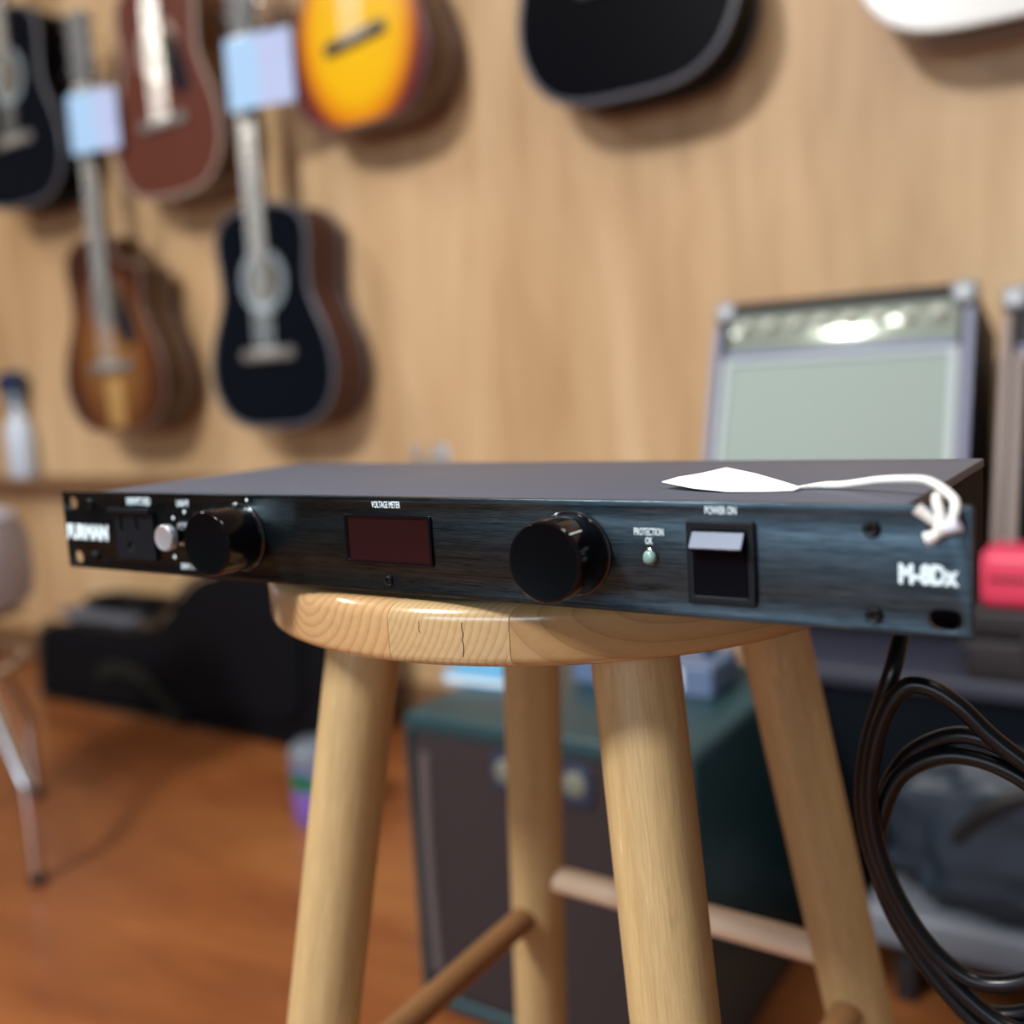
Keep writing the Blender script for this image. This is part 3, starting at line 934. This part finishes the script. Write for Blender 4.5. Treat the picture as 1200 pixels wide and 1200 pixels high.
me_obj('trigger', prism_me([[(-0.040, 0.235), (-0.028, 0.235), (-0.034, 0.195), (-0.048, 0.170), (-0.052, 0.175), (-0.042, 0.200)]], 0.014, 0.002), MBLUEP, bt, loc=(0, -0.007, 0))

# ------------------------------------------------------------------ amplifiers on the right
MTOLEX = speckle_mat('dark_vinyl', (0.017, 0.014, 0.017), 0.6, 700, 0.3, 0.0006)
MEDGE = new_mat('pale_edge', (0.48, 0.56, 0.60), 0.5)
def cloth_mat(name, col, sc=700, rough=0.9):
    m = new_mat(name, col, rough)
    t = NT(m)
    t.b.inputs['Specular IOR Level'].default_value = 0.1
    ck = t.n('ShaderNodeTexChecker')
    ck.inputs['Scale'].default_value = sc
    t.l(t.coords(), ck.inputs['Vector'])
    t.col(t.mix(0.35, t.ramp(ck.outputs['Fac'], [(0, tuple(c * 0.8 for c in col)), (1, tuple(min(1, c * 1.15) for c in col))]), col))
    return m
MGRILLE = cloth_mat('sage_grille_cloth', (0.345, 0.425, 0.40))
MGRILLEK = cloth_mat('black_grille_cloth', (0.003, 0.005, 0.008))
MCTRL = new_mat('polished_control_plate', (0.38, 0.44, 0.38), 0.16, 0.35)
MCREAM = new_mat('cream_knob', (0.52, 0.56, 0.48), 0.6)
MBLUEPIPE = new_mat('blue_grey_piping', (0.20, 0.22, 0.36), 0.4)


MSLATEEDGE = new_mat('blue_grey_edge', (0.26, 0.29, 0.42), 0.5)
MCAP = new_mat('nickel_corner', (0.33, 0.36, 0.39), 0.5, 0.4)
def combo(label, X, y, Z, w, h, d, tilt, grille, plate, badge=False, edge=None):
    edge = edge or MEDGE
    side = MSLATEEDGE if edge is MEDGE else edge
    a = thing('combo_amplifier', label, 'amplifier', (X, y, Z), rot=(-tilt, 0, 0))
    me_obj('cabinet', prism_me([rrect(0, w, 0, h, 0.012), rrect(0.018, w - 0.018, 0.02, h - 0.016, 0.004)], d, 0.005), MTOLEX, a)
    box('back_board', 0.016, w - 0.016, 0.05, 0.062, 0.018, h - 0.014, MTOLEX, a)
    gt = h - 0.105
    box('grille', 0.022, w - 0.022, 0.006, 0.02, 0.03, gt + 0.010, grille, a, 0.004)
    fr = me_obj('grille_frame', prism_me([rrect(0.010, w - 0.010, 0.018, gt + 0.016, 0.004), rrect(0.027, w - 0.027, 0.032, gt + 0.006, 0.004)], 0.014, 0.003), edge, a, loc=(0, 0.001, 0))
    box('piping', 0.018, w - 0.018, 0.000, 0.010, gt + 0.016, gt + 0.026, MBLUEPIPE, a, 0.003)
    cp = box('control_panel', 0.018, w - 0.018, 0.010, 0.05, gt + 0.026, h - 0.016, plate, a, 0.002)
    kn = lathe_me([(0.011, 0), (0.011, 0.004), (0.008, 0.006), (0.0075, 0.017), (0, 0.018)], 20, 'y')
    kn.materials.append(MCREAM)
    for k in range(8):
        me_obj('control_knob', kn, None, cp, loc=(0.045 + (w - 0.09) * k / 7, 0.010, (gt + 0.026 + h - 0.016) / 2 + 0.008))
    for sx in (0, w):
        for sz in (h,):
            x0 = sx - 0.004 if sx == 0 else sx - 0.030
            z0 = sz - 0.004 if sz == 0 else sz - 0.030
            box('corner_cap', x0, x0 + 0.034, -0.004, 0.030, z0, z0 + 0.034, MCAP, a, 0.008, 3)
    for sx in (-0.006, w + 0.006):
        tube('tilt_leg', [(sx, 0.10, 0.16), (sx, 0.10 - 0.223 * math.sin(tilt) * 0.9, 0.16 - 0.255 * math.cos(tilt) * 0.905)], 0.005, MRUBBER, a, 3)
    hd = tube('handle', catmull([(w / 2 - 0.1, d / 2, h), (w / 2 - 0.085, d / 2, h + 0.018), (w / 2, d / 2, h + 0.022), (w / 2 + 0.085, d / 2, h + 0.018), (w / 2 + 0.1, d / 2, h)], 4), 0.007, MRUBBER, a, 3)
    for sx in (0.0, w):
        box('side_edge', sx - 0.002 if sx == 0 else sx - 0.010, sx + 0.010 if sx == 0 else sx + 0.002, -0.002, 0.012, 0.03, h - 0.035, side, a, 0.003)
    if badge:
        o = me_obj('badge', prism_me([circ(0, 0, 0.035, 24, 0.016)], 0.004, 0.001), MCREAM, a, loc=(0.072, 0.001, h * 0.70))
    return a


TL = math.radians(18)
combo('combo amplifier with sage grille cloth and glare on its control panel', -0.0745, 1.067, -0.2300, 0.372, 0.442, 0.22, TL, MGRILLE, MCTRL)
combo('black-fronted combo amplifier at the right edge beside the sage one', 0.336, 1.067, -0.2300, 0.42, 0.427, 0.22, TL, MGRILLEK, MTOLEX, True, new_mat('taupe_edge', (0.30, 0.24, 0.22), 0.45))

# long black cabinet carrying them
bc = thing('bass_cabinet', 'long low black cabinet under the two tilted amplifiers', 'cabinet', (0.47, 0.95, FLOOR))
hB = -0.300 - FLOOR
me_obj('shell', prism_me([rrect(-0.42, 0.42, 0.06, hB, 0.014), rrect(-0.395, 0.395, 0.085, hB - 0.025, 0.004)], 0.40, 0.005), speckle_mat('black_vinyl', (0.030, 0.034, 0.058), 0.55, 500, 0.3, 0.0006), bc)
box('back_panel', -0.40, 0.40, 0.30, 0.32, 0.08, hB - 0.02, MTOLEX, bc)
box('grille', -0.393, 0.393, 0.012, 0.03, 0.087, hB - 0.027, MGRILLEK, bc, 0.004)
for sx in (-0.36, 0.36):
    for yy in (0.05, 0.35):
        me_obj('foot', lathe_me([(0, 0), (0.022, 0), (0.026, 0.062), (0, 0.062)], 20), MRUBBER, bc, loc=(sx, yy, 0))

# grey step in front of it, with a dark navy bag on it
MGREYM = speckle_mat('light_grey_paint', (0.20, 0.225, 0.27), 0.4, 400, 0.08)
gs = thing('grey_floor_step', 'low light-grey metal step on the floor below the coiled cord', 'step', (0.62, 0.84, FLOOR))
box('tread', -0.395, 0.30, 0.0, 0.105, 0.082, 0.130, MGREYM, gs, 0.010, 3)
for x in (-0.35, 0.25):
    box('leg', x - 0.012, x + 0.012, 0.03, 0.075, 0, 0.083, MTOLEX, gs, 0.003)
def lump(name, size, seed, amp, mat, parent=None, sub=4, flat=0.0, freq=3.0, power=0.6):
    """soft, creased bag: superellipsoid with noise folds, resting on z=0"""
    from mathutils import noise
    bm = bmesh.new()
    bmesh.ops.create_icosphere(bm, subdivisions=sub, radius=1)
    for vtx in bm.verts:
        n = vtx.co.normalized()
        q = Vector([math.copysign(abs(c) ** power, c) for c in n])
        d = noise.noise(n * freq + Vector((seed, seed * 2.3, 0))) + 0.5 * noise.noise(n * freq * 2.3 + Vector((seed, 0, seed)))
        q *= 1 + amp * d
        vtx.co = Vector((q.x * size[0] / 2, q.y * size[1] / 2, max((q.z + 1) * size[2] / 2, 0)))
    zmin = min(vtx.co.z for vtx in bm.verts)
    for vtx in bm.verts:
        vtx.co.z -= zmin
    return me_obj(name, bm_me(bm, ang=2.5), mat, parent)
MNAVY = speckle_mat('navy_nylon', (0.020, 0.032, 0.050), 0.45, 900, 0.3, 0.0006)
nb = thing('soft_bag', 'crumpled dark navy bag on the light-grey step', 'bag', (0.48, 0.885, FLOOR + 0.130))
lump('bag_body', (0.44, 0.085, 0.20), 4.1, 0.16, MNAVY, nb, 5, freq=2.6)
tube('carry_strap', catmull([(-0.15, -0.035, 0.10), (-0.10, -0.050, 0.16), (0.0, -0.045, 0.195), (0.10, -0.050, 0.16), (0.15, -0.035, 0.10)], 6), 0.008, MRUBBER, nb, 3)

# red case on a black box
MRED = new_mat('red_vinyl', (0.80, 0.060, 0.135), 0.42)
bx = thing('pedal_case', 'flat black case under the red case', 'case', (0.48, 0.957, -0.300))
box('base', -0.155, 0.20, 0, 0.080, 0, 0.050, MTOLEX, bx, 0.006, 3)
box('lid', -0.156, 0.201, -0.001, 0.081, 0.052, 0.088, MTOLEX, bx, 0.008, 3)
for x in (-0.08, 0.10):
    box('latch', x - 0.012, x + 0.012, -0.006, 0.0, 0.036, 0.066, MTOLEX, bx, 0.002)
rc = thing('red_case', 'bright red padded case on the flat black case at right', 'case', (0.48, 0.957, -0.212))
box('case_body', -0.142, 0.20, -0.002, 0.082, 0, 0.072, MRED, rc, 0.016, 4)
box('zip', -0.13, 0.19, -0.0045, 0.0, 0.036, 0.041, speckle_mat('dark_red_zip', (0.16, 0.015, 0.02), 0.5), rc, 0.001)
tube('handle', catmull([(-0.06, 0.04, 0.070), (-0.04, 0.04, 0.098), (0.0, 0.04, 0.105), (0.07, 0.04, 0.100), (0.09, 0.04, 0.070)], 5), 0.007, speckle_mat('dark_red_handle', (0.22, 0.02, 0.03), 0.5), rc, 3)

# ------------------------------------------------------------------ green amplifier behind the stool
MGREEN = speckle_mat('dark_green_vinyl', (0.014, 0.050, 0.062), 0.36, 600, 0.25, 0.0006)
MBROWNG = cloth_mat('brown_grille_cloth', (0.040, 0.030, 0.032), 900)
ga = thing('green_amplifier', 'dark green cube amplifier with brown grille behind the stool legs', 'amplifier', (-0.252, 0.580, FLOOR))
w, h, d = 0.382, 0.392, 0.34
me_obj('cabinet', prism_me([rrect(0, w, 0.008, h, 0.014), rrect(0.010, w - 0.012, 0.026, h - 0.026, 0.008)], d, 0.006, 3), MGREEN, ga)
box('back_board', 0.008, w - 0.01, 0.25, 0.27, 0.04, h - 0.02, MTOLEX, ga)
me_obj('grille', prism_me([rrect(0.009, w - 0.011, 0.025, h - 0.025, 0.012)], 0.02, 0.008, 3), MBROWNG, ga, loc=(0, 0.003, 0))
tube('grille_rim', catmull([(0.028, 0.0045, 0.06), (0.026, 0.0040, 0.2), (0.030, 0.0045, h - 0.05)], 6), 0.008, speckle_mat('taupe_rim', (0.11, 0.09, 0.095), 0.5), ga, 3)
MEMB = new_mat('aged_emblem', (0.15, 0.16, 0.13), 0.6)
bd = me_obj('badge', prism_me([rrect(0.130, 0.262, h - 0.078, h - 0.030, 0.012)], 0.005, 0.0015), new_mat('navy_badge', (0.020, 0.035, 0.070), 0.3), ga, loc=(0, -0.002, 0))
for cx in (0.150, 0.240):
    me_obj('badge_emblem', lathe_me([(0, 0.003), (0.011, 0.003), (0.014, 0.0015), (0.015, 0)], 24, 'y'), MEMB, bd, loc=(cx, 0, h - 0.054))
for sx in (0.03, w - 0.03):
    for yy in (0.03, d - 0.03):
        me_obj('foot', lathe_me([(0, 0), (0.016, 0), (0.019, 0.009), (0, 0.009)], 18), MRUBBER, ga, loc=(sx, yy, 0))
# things on its top
ZT2 = FLOOR + h + 0.0008
def book(label, X, y, Z, w, d, t, cover, rz, name='booklet'):
    b = thing(name, label, 'book', (X, y, Z), rz)
    box('cover', -w / 2, w / 2, -d / 2, d / 2, 0, 0.0015, cover, b, 0.0004)
    box('pages', -w / 2 + 0.003, w / 2 - 0.002, -d / 2 + 0.003, d / 2 - 0.003, 0.0015, t - 0.0015, MPAPER, b)
    box('cover', -w / 2, w / 2, -d / 2, d / 2, t - 0.0015, t, cover, b, 0.0004)
    return b
book('bright sky-blue booklet at the left of the green amplifier top', -0.225, 0.755, ZT2, 0.105, 0.12, 0.013, new_mat('sky_blue_cover', (0.10, 0.46, 0.82), 0.35), 0.06)
pe = thing('effects_pedal', 'slate-blue pedal on the green amplifier top, beside the sky-blue booklet', 'pedal', (0.02, 0.80, ZT2))
me_obj('housing', prism_me([rrect(-0.13, 0.06, 0.0, 0.040, 0.006)], 0.09, 0.003), new_mat('slate_blue_enamel', (0.115, 0.17, 0.30), 0.35), pe, loc=(0, -0.045, 0))
box('label_plate', -0.012, 0.022, -0.0462, -0.044, 0.006, 0.034, MPAPER, pe, 0.0005)
for x in (-0.1, -0.06, 0.035):
    me_obj('pedal_knob', lathe_me([(0.009, 0.040), (0.009, 0.048), (0.007, 0.052), (0, 0.052)], 16), MKNOB, pe, loc=(x, 0.01, 0))

# purple canister on the floor
cn = thing('canister', 'purple canister with a green patch and grey lid on the floor beside the stool', 'canister', (-0.775, 0.955, FLOOR))
MPURP = new_mat('purple_plastic', (0.20, 0.12, 0.48), 0.32)
me_obj('body', lathe_me([(0, 0), (0.048, 0), (0.053, 0.006), (0.055, 0.10), (0.051, 0.112), (0, 0.112)], 32), MPURP, cn)
me_obj('lid', lathe_me([(0.054, 0.112), (0.055, 0.118), (0.054, 0.138), (0.044, 0.148), (0, 0.152)], 32), new_mat('smoke_grey_plastic', (0.16, 0.19, 0.24), 0.25), cn)
pl = []
bm = bmesh.new()
va, vb = [], []
for k in range(9):
    a = math.radians(-130 + 9 * k)
    va.append(bm.verts.new((0.0560 * math.cos(a), 0.0560 * math.sin(a), 0.072)))
    vb.append(bm.verts.new((0.0560 * math.cos(a), 0.0560 * math.sin(a), 0.106)))
for k in range(8):
    bm.faces.new((va[k], va[k + 1], vb[k + 1], vb[k]))
bmesh.ops.solidify(bm, geom=bm.faces[:], thickness=0.0008)
me_obj('green_patch', bm_me(bm), new_mat('green_print', (0.03, 0.28, 0.14), 0.4), cn)

# ------------------------------------------------------------------ guitar gig bag standing on its long edge by the wall
MNYLON = speckle_mat('black_nylon', (0.002, 0.002, 0.0035), 0.85, 800, 0.3, 0.0008)
MNYLON.node_tree.nodes['Principled BSDF'].inputs['Specular IOR Level'].default_value = 0.15
gb = thing('guitar_gig_bag', 'large black guitar gig bag standing on its long edge on the floor', 'gig bag', (-2.05, 1.19, FLOOR), rot=(-0.10, 0, 0))
gol = [(0.0, 0.03), (0.0, 0.185), (0.10, 0.205), (0.42, 0.215), (0.52, 0.27), (0.60, 0.345), (0.70, 0.38), (0.82, 0.392), (0.96, 0.395), (1.06, 0.35), (1.10, 0.22), (1.07, 0.07), (0.98, 0.0), (0.80, 0.0), (0.5, 0.012), (0.05, 0.006)]
gol = [(p.x, p.y) for p in catmull([(x, z, 0) for x, z in gol], 5, True)]
me_obj('shell', prism_me([gol], 0.15, 0.035, 4), MNYLON, gb)
me_obj('piping', tube_me([(x, 0.018, z) for x, z in scaled(gol, 1, 0.006)], 0.005, 3, True), speckle_mat('dark_olive_piping', (0.022, 0.022, 0.018), 0.5), gb)
me_obj('pocket', prism_me([rrect(0.62, 1.0, 0.06, 0.33, 0.06)], 0.03, 0.012, 3), MNYLON, gb, loc=(0, -0.016, 0))
sb = [(0.28, 0.10), (0.36, 0.125), (0.46, 0.11), (0.54, 0.055), (0.60, 0.02)]
strp = catmull([(x, -0.010, z) for x, z in sb], 6)
bm = bmesh.new()
prev = None
for i, p in enumerate(strp):
    a = strp[max(i - 1, 0)]
    b = strp[min(i + 1, len(strp) - 1)]
    t_ = (b - a).normalized()
    nrm = Vector((-t_.z, 0, t_.x)) * 0.018
    cur = (bm.verts.new(p - nrm), bm.verts.new(p + nrm))
    if prev:
        bm.faces.new((prev[0], cur[0], cur[1], prev[1]))
    prev = cur
bmesh.ops.solidify(bm, geom=bm.faces[:], thickness=0.004)
me_obj('strap', bm_me(bm), speckle_mat('dark_olive_webbing', (0.020, 0.021, 0.018), 0.7), gb)
# grey folded cloth and a dark pouch on the bag's narrow end
ck_ = thing('folded_cloth', 'grey folded cloth on the narrow end of the black gig bag', 'cloth', (-1.83, 1.285, FLOOR + 0.216))
lump('cloth_layer', (0.34, 0.11, 0.030), 1.3, 0.12, speckle_mat('grey_cloth', (0.10, 0.11, 0.135), 0.85, 500, 0.2), ck_, 4, power=0.5)
dp = thing('soft_pouch', 'small dark pouch lying on the grey folded cloth', 'pouch', (-1.76, 1.305, FLOOR + 0.246))
lump('pouch_body', (0.30, 0.10, 0.036), 7.7, 0.12, MNYLON, dp, 4, power=0.5)
tube('pouch_zip', catmull([(-0.12, -0.040, 0.026), (0, -0.046, 0.028), (0.12, -0.040, 0.026)], 6), 0.002, MSILVER, dp, 2)

# ------------------------------------------------------------------ chrome-legged padded stool at the left edge
MCUSH = speckle_mat('lilac_grey_vinyl', (0.42, 0.41, 0.50), 0.45, 300, 0.06)
cs = thing('padded_stool', 'lilac-grey padded stool with bent chrome legs at the left edge', 'stool', (-1.285, 0.56, FLOOR))
H0 = 0.69
me_obj('cushion', lathe_me([(0, 0.44), (0.14, 0.44), (0.165, 0.455), (0.171, 0.50), (0.169, 0.56), (0.152, 0.600), (0.12, 0.615), (0, 0.62)], 48), MCUSH, cs)
me_obj('seat_ring', lathe_me([(0.06, 0.43), (0.146, 0.43), (0.152, 0.437), (0.146, 0.444), (0.06, 0.444)], 48), MCHROME, cs)
for k in range(3):
    a = math.radians(-2 + 120 * k)
    c_, s_ = math.cos(a), math.sin(a)
    pr = [(0.090, 0.434), (0.150, 0.345), (0.215, 0.245), (0.258, 0.180), (0.266, 0.160), (0.268, 0.135), (0.268, 0.08), (0.268, 0.012)]
    lg = tube('leg', catmull([(r_ * c_ * 0.92, r_ * s_ * 0.92, z_) for r_, z_ in pr], 6), 0.0115, MCHROME, cs, 4)
    me_obj('rubber_foot', lathe_me([(0, 0), (0.014, 0), (0.014, 0.014), (0.0118, 0.02)], 16), MRUBBER, lg, loc=(0.2466 * c_, 0.2466 * s_, 0))
me_obj('foot_ring', tube_me([(0.135 * math.cos(2 * PI * k / 40), 0.135 * math.sin(2 * PI * k / 40), 0.340) for k in range(40)], 0.008, 3, True), MCHROME, cs)
me_obj('hub', lathe_me([(0, 0.30), (0.03, 0.30), (0.045, 0.34), (0.05, 0.432), (0, 0.432)], 24), speckle_mat('dusky_pink_plastic', (0.22, 0.13, 0.12), 0.5), cs)

# ------------------------------------------------------------------ lift everything so that the floor is at z = 0
for o in list(S.objects):
    if o.parent is None:
        o.location.z -= FLOOR
